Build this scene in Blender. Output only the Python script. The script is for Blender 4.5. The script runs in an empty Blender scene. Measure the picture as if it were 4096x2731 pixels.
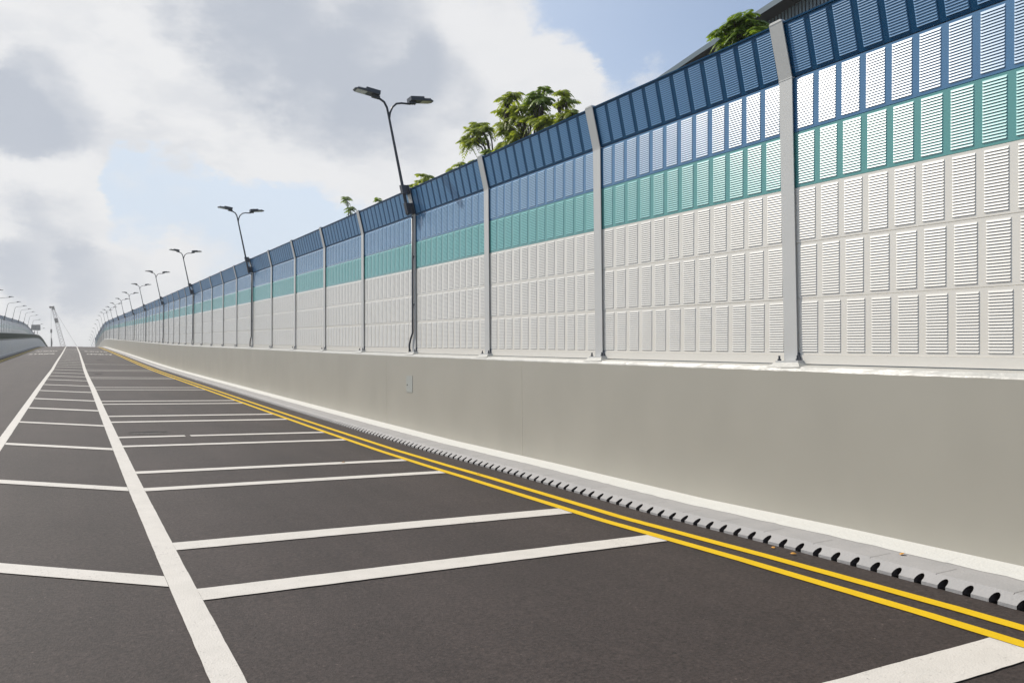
import bpy, math, random
from mathutils import Matrix, Vector
random.seed(7)
C = bpy.context.scene.collection
SC = bpy.context.scene
R = math.radians

# ------------------------------------------------------------------ camera
cam = bpy.data.cameras.new('camera')
camo = bpy.data.objects.new('camera', cam); C.objects.link(camo); SC.camera = camo
cam.sensor_width = 36.0; cam.lens = 3260/4096*36.0; cam.clip_start = 0.05; cam.clip_end = 6000
rgt = Vector((0.87409, -0.4857, -0.0081)); upv = Vector((-0.00887, -0.03263, 0.99943)); fwd = Vector((0.48568, 0.87352, 0.03283))
M = Matrix((( rgt.x, upv.x, -fwd.x, 0), (rgt.y, upv.y, -fwd.y, 0), (rgt.z, upv.z, -fwd.z, 1.6), (0, 0, 0, 1)))
camo.matrix_world = M
EYE = 1.6
# ------------------------------------------------------------------ light
SUN = Vector((-0.34, 0.61, 0.71)).normalized()
SC.view_settings.view_transform = 'Standard'; SC.view_settings.look = 'None'
SC.view_settings.exposure = 0.15; SC.view_settings.gamma = 1.0
sl = bpy.data.lights.new('sun', 'SUN'); sl.energy = 3.7; sl.angle = R(0.6); sl.color = (1.0, 0.93, 0.83)
so = bpy.data.objects.new('sun', sl); C.objects.link(so)
so.rotation_euler = SUN.to_track_quat('Z', 'Y').to_euler(); so.location = (0, 0, 60)
W = bpy.data.worlds.new('World'); SC.world = W; W.use_nodes = True
COV = [(0.157, 0.921, 0.358, 0.9879, 1.0), (0.313, 0.897, 0.312, 0.9884, 1.0), (0.063, 0.93, 0.362, 0.9954, 0.8), (0.407, 0.873, 0.267, 0.9946, 0.9), (0.472, 0.818, 0.329, 0.9954, 0.75), (0.534, 0.793, 0.295, 0.9978, 0.4), (0.234, 0.887, 0.399, 0.9896, 0.8), (-0.032, 0.953, 0.302, 0.9977, 1.0), (-0.02, 0.968, 0.25, 0.9976, 0.9), (-0.02, 0.983, 0.185, 0.9981, 0.9), (0.009, 0.984, 0.178, 0.9989, 0.7), (-0.015, 0.995, 0.094, 0.9957, 0.8), (0.069, 0.992, 0.103, 0.9959, 0.5), (0.01, 0.999, 0.044, 0.9936, 0.8), (0.15, 0.983, 0.105, 0.997, 0.35), (-0.043, 0.938, 0.344, 0.9989, 0.6), (0.369, 0.902, 0.222, 0.9973, 0.5), (0.2, 0.945, 0.259, 0.9977, 0.4), (0.587, 0.736, 0.337, 0.9996, 0.25), (-0.158, 0.96, 0.229, 0.9896, 0.9), (0.344, 0.777, 0.528, 0.9831, 0.8), (0.056, 0.849, 0.526, 0.9784, 0.8), (0.908, 0.394, 0.141, 0.9956, 0.6), (0.065, 0.96, 0.273, 0.9995, 0.35)]
DRK = [(-0.024, 0.961, 0.277, 0.9986, 0.75), (-0.043, 0.964, 0.263, 0.9991, 0.6), (0.174, 0.91, 0.376, 0.9956, 0.6), (0.212, 0.912, 0.35, 0.9963, 0.6), (0.322, 0.877, 0.358, 0.9972, 0.7), (0.28, 0.908, 0.31, 0.9964, 0.8), (0.385, 0.873, 0.301, 0.9974, 0.45), (0.112, 0.916, 0.385, 0.9978, 0.35), (0.005, 0.987, 0.16, 0.9989, 0.4), (-0.031, 0.985, 0.17, 0.9995, 0.3), (-0.012, 0.995, 0.102, 0.9984, 0.65), (0.035, 0.995, 0.098, 0.9993, 0.4), (-0.043, 0.993, 0.107, 0.999, 0.6), (0.456, 0.843, 0.287, 0.9987, 0.2), (0.332, 0.905, 0.266, 0.9978, 0.35), (-0.158, 0.956, 0.249, 0.9945, 0.6), (0.223, 0.846, 0.484, 0.9904, 0.6), (0.389, 0.857, 0.338, 0.9984, 0.3)]
SKY_STRENGTH = 0.10
def build_world():
    nt = W.node_tree; nt.nodes.clear(); N = nt.nodes; L = nt.links
    def mth(op, a, b=None, c=None, clamp=False):
        n = N.new('ShaderNodeMath'); n.operation = op; n.use_clamp = clamp
        for i, v in enumerate((a, b, c)):
            if v is None: continue
            if hasattr(v, 'is_output'): L.new(v, n.inputs[i])
            else: n.inputs[i].default_value = v
        return n.outputs[0]
    def vm(op, a, b):
        n = N.new('ShaderNodeVectorMath'); n.operation = op
        for i, v in enumerate((a, b)):
            if hasattr(v, 'is_output'): L.new(v, n.inputs[i])
            else: n.inputs[i].default_value = v
        return n
    def mix(f, a, b):
        n = N.new('ShaderNodeMix'); n.data_type = 'RGBA'
        for s, v in ((n.inputs[0], f), (n.inputs[6], a), (n.inputs[7], b)):
            if hasattr(v, 'is_output'): L.new(v, s)
            else: s.default_value = v
        return n.outputs[2]
    def noise(vec, sc, det=6, rough=.55):
        n = N.new('ShaderNodeTexNoise'); n.inputs['Scale'].default_value = sc; n.inputs['Detail'].default_value = det
        n.inputs['Roughness'].default_value = rough; L.new(vec, n.inputs['Vector']); return n
    def sstep(v, a, b, hi=1.0):
        n = N.new('ShaderNodeMapRange'); n.interpolation_type = 'SMOOTHSTEP'
        L.new(v, n.inputs[0]); n.inputs[1].default_value = a; n.inputs[2].default_value = b; n.inputs[3].default_value = 0; n.inputs[4].default_value = hi
        return n.outputs[0]
    out = N.new('ShaderNodeOutputWorld'); bg = N.new('ShaderNodeBackground'); L.new(bg.outputs[0], out.inputs[0])
    bg.inputs[1].default_value = SKY_STRENGTH
    sky = N.new('ShaderNodeTexSky'); sky.sky_type = 'NISHITA'; sky.sun_disc = False
    sky.sun_elevation = math.asin(SUN.z); sky.sun_rotation = math.atan2(SUN.x, SUN.y)
    sky.air_density = 1.0; sky.dust_density = 1.6; sky.ozone_density = 1.0; sky.altitude = 0
    tc = N.new('ShaderNodeTexCoord'); d0 = vm('NORMALIZE', tc.outputs['Generated'], (0, 0, 0)).outputs[0]
    # ragged edges: bend the direction by a fine noise
    st = vm('MULTIPLY', d0, (1, 1, 1.9)).outputs[0]
    wn = noise(st, 8, 9, .68); w1 = vm('SUBTRACT', wn.outputs['Color'], (.5, .5, .5)).outputs[0]
    wv = vm('MULTIPLY', w1, (.10, .10, .085)).outputs[0]
    dd = vm('NORMALIZE', vm('ADD', d0, wv).outputs[0], (0, 0, 0)).outputs[0]
    def blobs(T, k):
        acc = None
        for x, y, z, c, a in T:
            dt = vm('DOT_PRODUCT', dd, (x, y, z)).outputs['Value']
            s = sstep(dt, 1-(1-c)*k, 1-(1-c)*.1, a)
            acc = s if acc is None else mth('ADD', acc, s)
        return acc
    big = noise(st, 3.1, 8, .6).outputs['Fac']; fine = noise(st, 16, 7, .62).outputs['Fac']
    cov = mth('ADD', blobs(COV, 1.15), mth('MULTIPLY', mth('SUBTRACT', big, .5), 1.7))
    cov = mth('ADD', cov, mth('MULTIPLY', mth('SUBTRACT', fine, .5), .7))
    covf = sstep(cov, .2, .62)
    drk = mth('ADD', blobs(DRK, 1.25), mth('MULTIPLY', mth('SUBTRACT', big, .55), 1.2))
    drk = mth('ADD', drk, mth('MULTIPLY', mth('SUBTRACT', fine, .5), 1.1))
    drkf = mth('MULTIPLY', sstep(drk, -.05, 1.25), covf)
    k = 1.0/SKY_STRENGTH
    white = tuple(v*k for v in (.77, .77, .775)) + (1,); grey = tuple(v*k for v in (.39, .435, .515)) + (1,)
    # pale veil low down and towards the sun
    sep = N.new('ShaderNodeSeparateXYZ'); L.new(d0, sep.inputs[0])
    veil = mth('SUBTRACT', 1.0, sstep(sep.outputs[2], .0, .40), clamp=True)
    sund = vm('DOT_PRODUCT', d0, tuple(SUN)).outputs['Value']
    veil = mth('ADD', mth('MULTIPLY', veil, .75), sstep(sund, .35, 1.0, 1.1), clamp=True)
    haze = tuple(v*k for v in (.60, .69, .80)) + (1,)
    skyc = vm('MULTIPLY', sky.outputs[0], (1.55, 1.45, 1.38)).outputs[0]
    base = mix(veil, skyc, haze)
    col = mix(mth('MULTIPLY', covf, .94), base, white)
    bil = noise(vm('ADD', st, wv).outputs[0], 9, 8, .58).outputs['Fac']
    soft = noise(st, 4.3, 5, .5).outputs['Fac']
    shade = mth('MULTIPLY', sstep(bil, .44, .66), sstep(soft, .38, .62))
    col = mix(mth('MULTIPLY', mth('MULTIPLY', shade, covf), .30), col, grey)
    col = mix(mth('MULTIPLY', drkf, .84), col, grey)
    L.new(col, bg.inputs[0])
    W.cycles.sampling_method = 'MANUAL'; W.cycles.sample_map_resolution = 512
build_world()

# ------------------------------------------------------------------ road geometry functions (s = distance along the road, lat = across it)
KN = [0, 6, 15, 30, 50, 75, 100, 130, 155, 175, 195, 220, 250, 300.]
HV = [-0.1304, 0.0432, 0.3218, 0.8337, 1.5274, 2.4845, 3.4637, 4.6169, 5.5609, 6.1711, 6.2326, 5.9358, 5.5662, 4.8818]
LK = [0, 50, 100, 150, 200, 250, 300.]
LV = [0.0, 0.2998, 0.9484, 1.5436, 2.1881, 2.7962, 3.5337]
def grad(K, V):
    n = len(K); g = []
    for i in range(n):
        if i == 0: g.append((V[1]-V[0])/(K[1]-K[0]))
        elif i == n-1: g.append((V[-1]-V[-2])/(K[-1]-K[-2]))
        else:
            h0 = K[i]-K[i-1]; h1 = K[i+1]-K[i]
            g.append((h0*h0*V[i+1]+(h1*h1-h0*h0)*V[i]-h1*h1*V[i-1])/(h0*h1*(h0+h1)))
    return g
GH = grad(KN, HV); GL = grad(LK, LV)
def spl(K, V, G, s):
    if s <= K[0]: return V[0]+G[0]*(s-K[0])
    if s >= K[-1]: return V[-1]+G[-1]*(s-K[-1])
    i = 0
    while K[i+1] < s: i += 1
    h = K[i+1]-K[i]; t = (s-K[i])/h
    return (2*t**3-3*t**2+1)*V[i]+(t**3-2*t**2+t)*h*G[i]+(-2*t**3+3*t**2)*V[i+1]+(t**3-t**2)*h*G[i+1]
def H(s): return spl(KN, HV, GH, s)+EYE        # level of the right parapet's coping
def LW(s): return spl(LK, LV, GL, s)           # sideways drift of the road
def itp(s, X, Y):
    if s <= X[0]: return Y[0]
    for i in range(len(X)-1):
        if s <= X[i+1]: return Y[i]+(Y[i+1]-Y[i])*(s-X[i])/(X[i+1]-X[i])
    return Y[-1]
DX = [0, 3, 4.5, 6.2, 9, 12, 16]; DY = [.1, .1, .08, .04, .03, 0, 0]
def ZR(s, lat):                                # road surface
    z = H(s)-1.5+.02*(4.9-lat)+itp(s, DX, DY)*min(max((lat-.7)/4.2, 0), 1)
    return z-.05*max(-.8-lat, 0)
def ZK(s): return H(s)-1.43+itp(s, DX, DY)
def P(s, lat, z): return (lat+LW(s), s, z)
def frange(a, b, st):
    o = []; x = a
    while x < b-1e-6: o.append(x); x += st
    o.append(b); return o
def stations(a, b):
    o = []; x = a
    while x < b-1e-6:
        o.append(x); x += 0.5 if x < 20 else (1.0 if x < 60 else 2.0)
    o.append(b); return o

# ------------------------------------------------------------------ materials
def mat(name, col, rough=.6, spec=.5, metal=0, nz=None, bump=None, coat=0, cr=.15):
    """nz=(scale, amount, second colour) mottles the paint; bump=(scale, strength)"""
    m = bpy.data.materials.new(name); m.use_nodes = True; nt = m.node_tree; b = nt.nodes['Principled BSDF']
    b.inputs['Base Color'].default_value = (*col, 1); b.inputs['Roughness'].default_value = rough
    b.inputs['Specular IOR Level'].default_value = spec; b.inputs['Metallic'].default_value = metal
    b.inputs['Coat Weight'].default_value = coat; b.inputs['Coat Roughness'].default_value = cr
    tc = nt.nodes.new('ShaderNodeTexCoord')
    if nz:
        n = nt.nodes.new('ShaderNodeTexNoise'); n.inputs['Scale'].default_value = nz[0]; n.inputs['Detail'].default_value = 8; n.inputs['Roughness'].default_value = .6
        nt.links.new(tc.outputs['Object'], n.inputs['Vector'])
        mr = nt.nodes.new('ShaderNodeMapRange'); mr.inputs[1].default_value = .35; mr.inputs[2].default_value = .7; mr.inputs[4].default_value = nz[1]
        nt.links.new(n.outputs['Fac'], mr.inputs[0])
        mx = nt.nodes.new('ShaderNodeMix'); mx.data_type = 'RGBA'; nt.links.new(mr.outputs[0], mx.inputs[0])
        mx.inputs[6].default_value = (*col, 1); mx.inputs[7].default_value = (*nz[2], 1)
        nt.links.new(mx.outputs[2], b.inputs['Base Color'])
    if bump:
        n = nt.nodes.new('ShaderNodeTexNoise'); n.inputs['Scale'].default_value = bump[0]; n.inputs['Detail'].default_value = 5
        nt.links.new(tc.outputs['Object'], n.inputs['Vector'])
        bp = nt.nodes.new('ShaderNodeBump'); bp.inputs['Strength'].default_value = bump[1]; bp.inputs['Distance'].default_value = .01
        nt.links.new(n.outputs['Fac'], bp.inputs['Height']); nt.links.new(bp.outputs[0], b.inputs['Normal'])
    return m
def asphalt():
    m = bpy.data.materials.new('asphalt'); m.use_nodes = True; nt = m.node_tree; N = nt.nodes; L = nt.links; b = N['Principled BSDF']
    tc = N.new('ShaderNodeTexCoord')
    def noise(sc, det=4, vec=None, rough=.6):
        n = N.new('ShaderNodeTexNoise'); n.inputs['Scale'].default_value = sc; n.inputs['Detail'].default_value = det; n.inputs['Roughness'].default_value = rough
        L.new(vec or tc.outputs['Object'], n.inputs['Vector']); return n.outputs['Fac']
    def ramp(v, a, b_, c0, c1):
        r = N.new('ShaderNodeMapRange'); L.new(v, r.inputs[0]); r.inputs[1].default_value = a; r.inputs[2].default_value = b_; r.inputs[3].default_value = c0; r.inputs[4].default_value = c1; return r.outputs[0]
    def mul(a, b_):
        r = N.new('ShaderNodeMath'); r.operation = 'MULTIPLY'; L.new(a, r.inputs[0]); L.new(b_, r.inputs[1]); return r.outputs[0]
    mp = N.new('ShaderNodeMapping'); mp.inputs['Scale'].default_value = (1, .16, 1); L.new(tc.outputs['Object'], mp.inputs[0])
    f = mul(ramp(noise(48, 6), .32, .70, .55, 1.5), ramp(noise(.7, 6), .3, .7, .86, 1.14))
    f = mul(f, ramp(noise(1.6, 5, mp.outputs[0]), .3, .7, .88, 1.12))
    f = mul(f, ramp(noise(22, 6), .3, .7, .86, 1.14))
    mp2 = N.new('ShaderNodeMapping'); mp2.inputs['Scale'].default_value = (1.5, .035, 1); L.new(tc.outputs['Object'], mp2.inputs[0])
    f = mul(f, ramp(noise(1.0, 3, mp2.outputs[0]), .32, .68, .86, 1.12))
    f = mul(f, ramp(noise(.33, 3), .58, .72, 1.0, .80))
    scf = mul(ramp(noise(5.0, 8, None, .75), .60, .70, 0, 1), ramp(noise(1.1, 2), .50, .60, 0, 1))
    sc2 = N.new('ShaderNodeMath'); sc2.operation = 'MULTIPLY_ADD'; L.new(scf, sc2.inputs[0]); sc2.inputs[1].default_value = .38; sc2.inputs[2].default_value = 1.0
    f = mul(f, sc2.outputs[0])
    vor = N.new('ShaderNodeTexVoronoi'); vor.inputs['Scale'].default_value = 28; L.new(tc.outputs['Object'], vor.inputs['Vector'])
    sp = ramp(vor.outputs['Distance'], .10, .2, 2.4, 1.0)
    pick = ramp(noise(9, 2), .56, .62, 0, 1)
    sm = N.new('ShaderNodeMix'); sm.data_type = 'FLOAT'; L.new(pick, sm.inputs[0]); sm.inputs[2].default_value = 1.0; L.new(sp, sm.inputs[3])
    f = mul(f, sm.outputs[0])
    mx = N.new('ShaderNodeVectorMath'); mx.operation = 'SCALE'; mx.inputs[0].default_value = (.046, .0345, .0305); L.new(f, mx.inputs['Scale'])
    L.new(mx.outputs[0], b.inputs['Base Color']); b.inputs['Roughness'].default_value = .70; b.inputs['Specular IOR Level'].default_value = .30
    bp = N.new('ShaderNodeBump'); bp.inputs['Strength'].default_value = .6; bp.inputs['Distance'].default_value = .006
    L.new(noise(90, 5), bp.inputs['Height']); L.new(bp.outputs[0], b.inputs['Normal'])
    return m
ASPH = asphalt()
def worn(m, dark, lo=.60, hi=.68):
    nt = m.node_tree; b = nt.nodes['Principled BSDF']; old = b.inputs['Base Color'].links[0].from_socket
    tc = nt.nodes.new('ShaderNodeTexCoord'); n = nt.nodes.new('ShaderNodeTexNoise'); n.inputs['Scale'].default_value = 38; n.inputs['Detail'].default_value = 6; n.inputs['Roughness'].default_value = .7
    n2 = nt.nodes.new('ShaderNodeTexNoise'); n2.inputs['Scale'].default_value = 1.7; n2.inputs['Detail'].default_value = 3
    nt.links.new(tc.outputs['Object'], n.inputs['Vector']); nt.links.new(tc.outputs['Object'], n2.inputs['Vector'])
    ad = nt.nodes.new('ShaderNodeMath'); ad.operation = 'MULTIPLY_ADD'; nt.links.new(n2.outputs['Fac'], ad.inputs[0]); ad.inputs[1].default_value = .25; nt.links.new(n.outputs['Fac'], ad.inputs[2])
    mr = nt.nodes.new('ShaderNodeMapRange'); nt.links.new(ad.outputs[0], mr.inputs[0]); mr.inputs[1].default_value = lo+.12; mr.inputs[2].default_value = hi+.14; mr.inputs[4].default_value = .75
    mx = nt.nodes.new('ShaderNodeMix'); mx.data_type = 'RGBA'; nt.links.new(mr.outputs[0], mx.inputs[0]); nt.links.new(old, mx.inputs[6]); mx.inputs[7].default_value = (*dark, 1)
    nt.links.new(mx.outputs[2], b.inputs['Base Color']); return m
WPAINT = mat('white road paint', (.66, .615, .555), .6, .4, nz=(6, .6, (.55, .515, .46)), bump=(90, .35))
worn(WPAINT, (.28, .25, .23))
YPAINT = mat('yellow road paint', (.74, .475, .006), .7, .2, nz=(8, .5, (.64, .40, .006)), bump=(90, .3))
def concrete():
    m = mat('painted concrete', (.425, .402, .345), .46, .45, bump=(3, .08)); nt = m.node_tree; N = nt.nodes; L = nt.links; b = N['Principled BSDF']
    tc = N.new('ShaderNodeTexCoord')
    mp = N.new('ShaderNodeMapping'); mp.inputs['Scale'].default_value = (1, 1, .22); L.new(tc.outputs['Object'], mp.inputs[0])
    n1 = N.new('ShaderNodeTexNoise'); n1.inputs['Scale'].default_value = .9; n1.inputs['Detail'].default_value = 6; L.new(tc.outputs['Object'], n1.inputs['Vector'])
    n2 = N.new('ShaderNodeTexNoise'); n2.inputs['Scale'].default_value = 2.4; n2.inputs['Detail'].default_value = 7; L.new(mp.outputs[0], n2.inputs['Vector'])
    m1 = N.new('ShaderNodeMapRange'); L.new(n1.outputs['Fac'], m1.inputs[0]); m1.inputs[1].default_value = .3; m1.inputs[2].default_value = .7; m1.inputs[3].default_value = .95; m1.inputs[4].default_value = 1.04
    m2 = N.new('ShaderNodeMapRange'); L.new(n2.outputs['Fac'], m2.inputs[0]); m2.inputs[1].default_value = .3; m2.inputs[2].default_value = .75; m2.inputs[3].default_value = .985; m2.inputs[4].default_value = 1.015
    mu = N.new('ShaderNodeMath'); mu.operation = 'MULTIPLY'; L.new(m1.outputs[0], mu.inputs[0]); L.new(m2.outputs[0], mu.inputs[1])
    sc = N.new('ShaderNodeVectorMath'); sc.operation = 'SCALE'; sc.inputs[0].default_value = (.425, .402, .345); L.new(mu.outputs[0], sc.inputs['Scale'])
    L.new(sc.outputs[0], b.inputs['Base Color']); return m
CONC = concrete()
CONCL = mat('coping concrete', (.50, .49, .45), .36, .45, nz=(5, .5, (.42, .41, .38)), bump=(25, .25))
STRIP = mat('white cement strip', (.64, .63, .59), .7, .3, nz=(4, .5, (.62, .61, .57)), bump=(50, .5))
KERB = mat('kerb concrete', (.40, .385, .375), .75, .3, nz=(3, .6, (.31, .305, .30)), bump=(60, .4))
DARK = mat('hole shade and joints', (.09, .075, .07), .9, .1)  # drain hole linings darkened for the shade inside; also joints and lock
STEEL = mat('galvanised grey paint', (.60, .595, .575), .45, .5, nz=(3, .4, (.54, .54, .525)))
PW = mat('warm white panel paint', (.84, .80, .725), .32, .5, nz=(1.2, .4, (.78, .74, .665)), coat=.6, bump=(2.5, .3))
PT = mat('teal panel paint', (.10, .34, .32), .28, .5, nz=(1.2, .3, (.09, .31, .295)), coat=1, bump=(2.5, .3))
PB = mat('blue panel paint', (.05, .175, .345), .26, .5, nz=(1.2, .3, (.075, .20, .38)), coat=1, bump=(2.5, .3))
PN = mat('navy panel paint', (.0, .062, .155), .35, .25, nz=(1.2, .3, (.0, .052, .135)), bump=(2.5, .35))
SW = mat('warm white slats', (.74, .715, .66), .40, .5, coat=.5, cr=.28, bump=(2.2, .25))
ST = mat('teal slats lit', (.14, .48, .47), .40, .5, coat=.6, cr=.26, bump=(2.2, .25))  # panel teal made lighter, as the upturned slats catch more light
SB = mat('blue slats lit', (.17, .345, .55), .40, .5, coat=.6, cr=.26, bump=(2.2, .25))  # panel blue with the brightness of the lit slats in its colour
SN = mat('navy slats lit', (.095, .26, .48), .36, .4)  # lighter copy of the navy for the light on the slats
GAPW = mat('slat gap shade on white', (.38, .36, .35), .8, .2)  # shade in the louvre slits, put into the colour
GAPD = mat('slat gap shade on colour', (.03, .065, .10), .8, .2)  # darker slit shade as flat colour, for teal, blue and navy
LAMPM = mat('dark grey lamp paint', (.065, .07, .085), .38, .5, nz=(20, .3, (.06, .065, .075)))
LENS = mat('lamp lens', (.78, .76, .68), .25, .6, coat=.5)
DECK = mat('deck concrete', (.30, .29, .27), .8, .3, nz=(.6, .5, (.22, .21, .2)))
LWALL = mat('pale painted parapet', (.82, .81, .77), .6, .4, nz=(.8, .4, (.66, .66, .62)))
GREEN = mat('dark green panel', (.014, .040, .020), .9, .1, nz=(1, .4, (.012, .022, .016)))
RAIL = mat('pale rail', (.30, .33, .30), .5, .4)
GROUND = mat('grass and soil ground', (.07, .10, .035), .95, .1, nz=(.05, .8, (.13, .11, .07)))

# ------------------------------------------------------------------ mesh helper
class MB:
    def __init__(s): s.v = []; s.f = []; s.m = []; s.mats = []
    def mi(s, m):
        if m not in s.mats: s.mats.append(m)
        return s.mats.index(m)
    def face(s, pts, m):
        i = len(s.v); s.v.extend([tuple(p) for p in pts]); s.f.append(tuple(range(i, i+len(pts)))); s.m.append(s.mi(m))
    def hexa(s, p, m):
        """p: 8 points, bottom ring 0-3 (counter-clockwise seen from above), top ring 4-7"""
        i = len(s.v); s.v.extend([tuple(q) for q in p]); k = s.mi(m)
        for f in ((3, 2, 1, 0), (4, 5, 6, 7), (0, 1, 5, 4), (1, 2, 6, 5), (2, 3, 7, 6), (3, 0, 4, 7)):
            s.f.append(tuple(i+a for a in f)); s.m.append(k)
    def box(s, x0, x1, y0, y1, z0, z1, m):
        s.hexa([(x0, y0, z0), (x1, y0, z0), (x1, y1, z0), (x0, y1, z0), (x0, y0, z1), (x1, y0, z1), (x1, y1, z1), (x0, y1, z1)], m)
    def obox(s, o, ax, ay, az, x0, x1, y0, y1, z0, z1, m):
        o = Vector(o); q = lambda x, y, z: tuple(o+ax*x+ay*y+az*z)
        s.hexa([q(x0, y0, z0), q(x1, y0, z0), q(x1, y1, z0), q(x0, y1, z0), q(x0, y0, z1), q(x1, y0, z1), q(x1, y1, z1), q(x0, y1, z1)], m)
    def tube(s, pts, r, m, n=8, caps=True):
        pts = [Vector(p) for p in pts]; rs = r if isinstance(r, (list, tuple)) else [r]*len(pts)
        k = s.mi(m); b = len(s.v); ref = None
        for i, p in enumerate(pts):
            t = (pts[min(i+1, len(pts)-1)]-pts[max(i-1, 0)]).normalized()
            if ref is None: ref = Vector((1, 0, 0)) if abs(t.x) < .8 else Vector((0, 1, 0))
            u = (ref-t*ref.dot(t)).normalized(); w = t.cross(u); ref = u
            for j in range(n):
                a = 2*math.pi*j/n; s.v.append(tuple(p+u*math.cos(a)*rs[i]+w*math.sin(a)*rs[i]))
        for i in range(len(pts)-1):
            for j in range(n):
                s.f.append((b+i*n+j, b+i*n+(j+1) % n, b+(i+1)*n+(j+1) % n, b+(i+1)*n+j)); s.m.append(k)
        if caps:
            s.f.append(tuple(b+j for j in reversed(range(n)))); s.m.append(k)
            e = b+(len(pts)-1)*n; s.f.append(tuple(e+j for j in range(n))); s.m.append(k)
    def mesh(s, name, smooth=False):
        me = bpy.data.meshes.new(name); me.from_pydata(s.v, [], s.f)
        for m in s.mats: me.materials.append(m)
        me.polygons.foreach_set('material_index', s.m)
        if smooth: me.polygons.foreach_set('use_smooth', [True]*len(s.f))
        me.update(); return me
    def obj(s, name, parent=None, smooth=False, **kw):
        return link(name, s.mesh(name, smooth), parent, **kw)
def link(name, me, parent=None, loc=(0, 0, 0), rot=None, label=None, cat=None, group=None, kind=None):
    o = bpy.data.objects.new(name, me); C.objects.link(o); o.location = loc
    if rot: o.rotation_euler = rot
    if parent: o.parent = parent
    if label: o['label'] = label
    if cat: o['category'] = cat
    if group: o['group'] = group
    if kind: o['kind'] = kind
    return o
def thing(name, label, cat, loc=(0, 0, 0), group=None):
    return link(name, None, None, loc, label=label, cat=cat, group=group)
def strip(mb, ss, latz, m):
    """sweep an open profile [(lat,z)...] given per station by latz(s)"""
    pr = [[P(s, a, z) for a, z in latz(s)] for s in ss]
    for i in range(len(ss)-1):
        for j in range(len(pr[0])-1):
            mb.face([pr[i][j], pr[i][j+1], pr[i+1][j+1], pr[i+1][j]], m)

# ------------------------------------------------------------------ ground, road, kerb
g = MB(); g.face([(-900, -500, -1.6), (900, -500, -1.6), (900, 1600, -1.6), (-900, 1600, -1.6)], GROUND); g.obj('ground', kind='structure')
S = stations(-12, 300)
mb = MB(); lats = [-5.05, -3, -.8, .7, 2.8, 4.95]
strip(mb, S, lambda s: [(a, ZR(s, a)) for a in lats], ASPH)
road = mb.obj('road', kind='structure')
E = .004
def rquad(mb, pts, m, e=E, n=1):
    """pts: four (s,lat), subdivided across"""
    (a, b, c, d_) = pts
    for i in range(n):
        t0 = i/n; t1 = (i+1)/n
        l = lambda p, q, t: (p[0]+(q[0]-p[0])*t, p[1]+(q[1]-p[1])*t)
        qs = [l(a, b, t0), l(a, b, t1), l(d_, c, t1), l(d_, c, t0)]
        mb.face([P(s, x, ZR(s, x)+e) for s, x in qs], m)
def longline(name, X, Y, w, m, a=-10, b=290, e=E, wob=.0015):
    mb = MB(); ss = [x for x in stations(a, b)]
    if wob:
        ss = sorted(set([round(x, 3) for x in ss+frange(a, 30, .17)]))
    def lz(s):
        c = itp(s, X, Y); j0 = random.uniform(-wob, wob) if s < 30 else 0; j1 = random.uniform(-wob, wob) if s < 30 else 0
        return [(c+j0, ZR(s, c)+e), (c+w+j1, ZR(s, c+w)+e)]
    strip(mb, ss, lz, m); return mb.obj(name, road)
RX = [4, 6, 9.5, 15, 30.6, 60, 155]; RY = [.597, .597, .606, .645, .764, .90, .946]
LX = [5, 15.6, 25.2, 50, 150]; LY = [-.98, -.905, -.835, -.665, -.675]
longline('white_line', RX, RY, .15, WPAINT); longline('white_line', LX, LY, .135, WPAINT)
YX = [2.6, 5, 10, 30, 170]; YI = [4.60, 4.56, 4.50, 4.52, 4.6]; YO = [4.345, 4.32, 4.23, 4.27, 4.32]
longline('yellow_line', YX, YI, .10, YPAINT, wob=.002); longline('yellow_line', YX, YO, .10, YPAINT, wob=.002)
longline('yellow_line', [0], [-4.22], .10, YPAINT, wob=0); longline('yellow_line', [0], [-4.47], .10, YPAINT, wob=0)
bars = [1.32, 2.50, 5.38, 6.75, 9.55, 10.85, 13.68, 15.0, 17.9, 19.3, 23.0, 24.15, 29.8, 31.3, 38.7, 40.0, 48.3, 50.2, 60.4]
for i, s0 in enumerate(bars):
    mb = MB(); h = .14 if s0 < 3 else (.13 if s0 < 8 else (.105 if s0 < 17 else .13))
    xl = itp(s0, RX, RY)+.15; xr = itp(s0, YX, YO)-.012
    n = 40; js = [random.uniform(-.0025, .0025) for _ in range(n+1)]; ks = [random.uniform(-.0025, .0025) for _ in range(n+1)]
    sk = .06 if s0 < 8 else 0
    for k in range(n):
        t0 = k/n; t1 = (k+1)/n; x0 = xl+(xr-xl)*t0; x1 = xl+(xr-xl)*t1
        A = lambda t, j: (s0-h+sk*(.5-t)+j, ); 
        q = [(s0-h+sk*(.5-t0)+js[k], x0), (s0-h+sk*(.5-t1)+js[k+1], x1), (s0+h+sk*(.5-t1)+ks[k+1], x1), (s0+h+sk*(.5-t0)+ks[k], x0)]
        if 15.0 == s0 and 12 <= k < 13: continue
        mb.face([P(s, x, ZR(s, x)+.006) for s, x in q], WPAINT)
    mb.obj('rumble_bar', road)
hs = [-1.9, 1.95, 5.8, 9.65, 13.37, 17.16, 20.89, 24.29, 28.24, 32.13, 36.35, 40.19, 44.19, 48.62, 53.56]
while hs[-1] < 128: hs.append(hs[-1]+3.95)
for s0 in hs:
    mb = MB(); a = .135 if s0 < 20 else .17
    x1 = itp(s0, RX, RY)-.003; x0 = itp(s0+1.2, LX, LY)+.139; ds = (x1-x0)*.82
    rquad(mb, [(s0-a, x1), (s0-a+ds, x0), (s0+a+ds, x0), (s0+a, x1)], WPAINT, .006, 8); mb.obj('hatch_bar', road)
mb = MB(); rquad(mb, [(123.0, -4.1), (123.0, 4.3), (123.5, 4.3), (123.5, -4.1)], WPAINT, .005, 8); mb.obj('rumble_bar', road)
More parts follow.
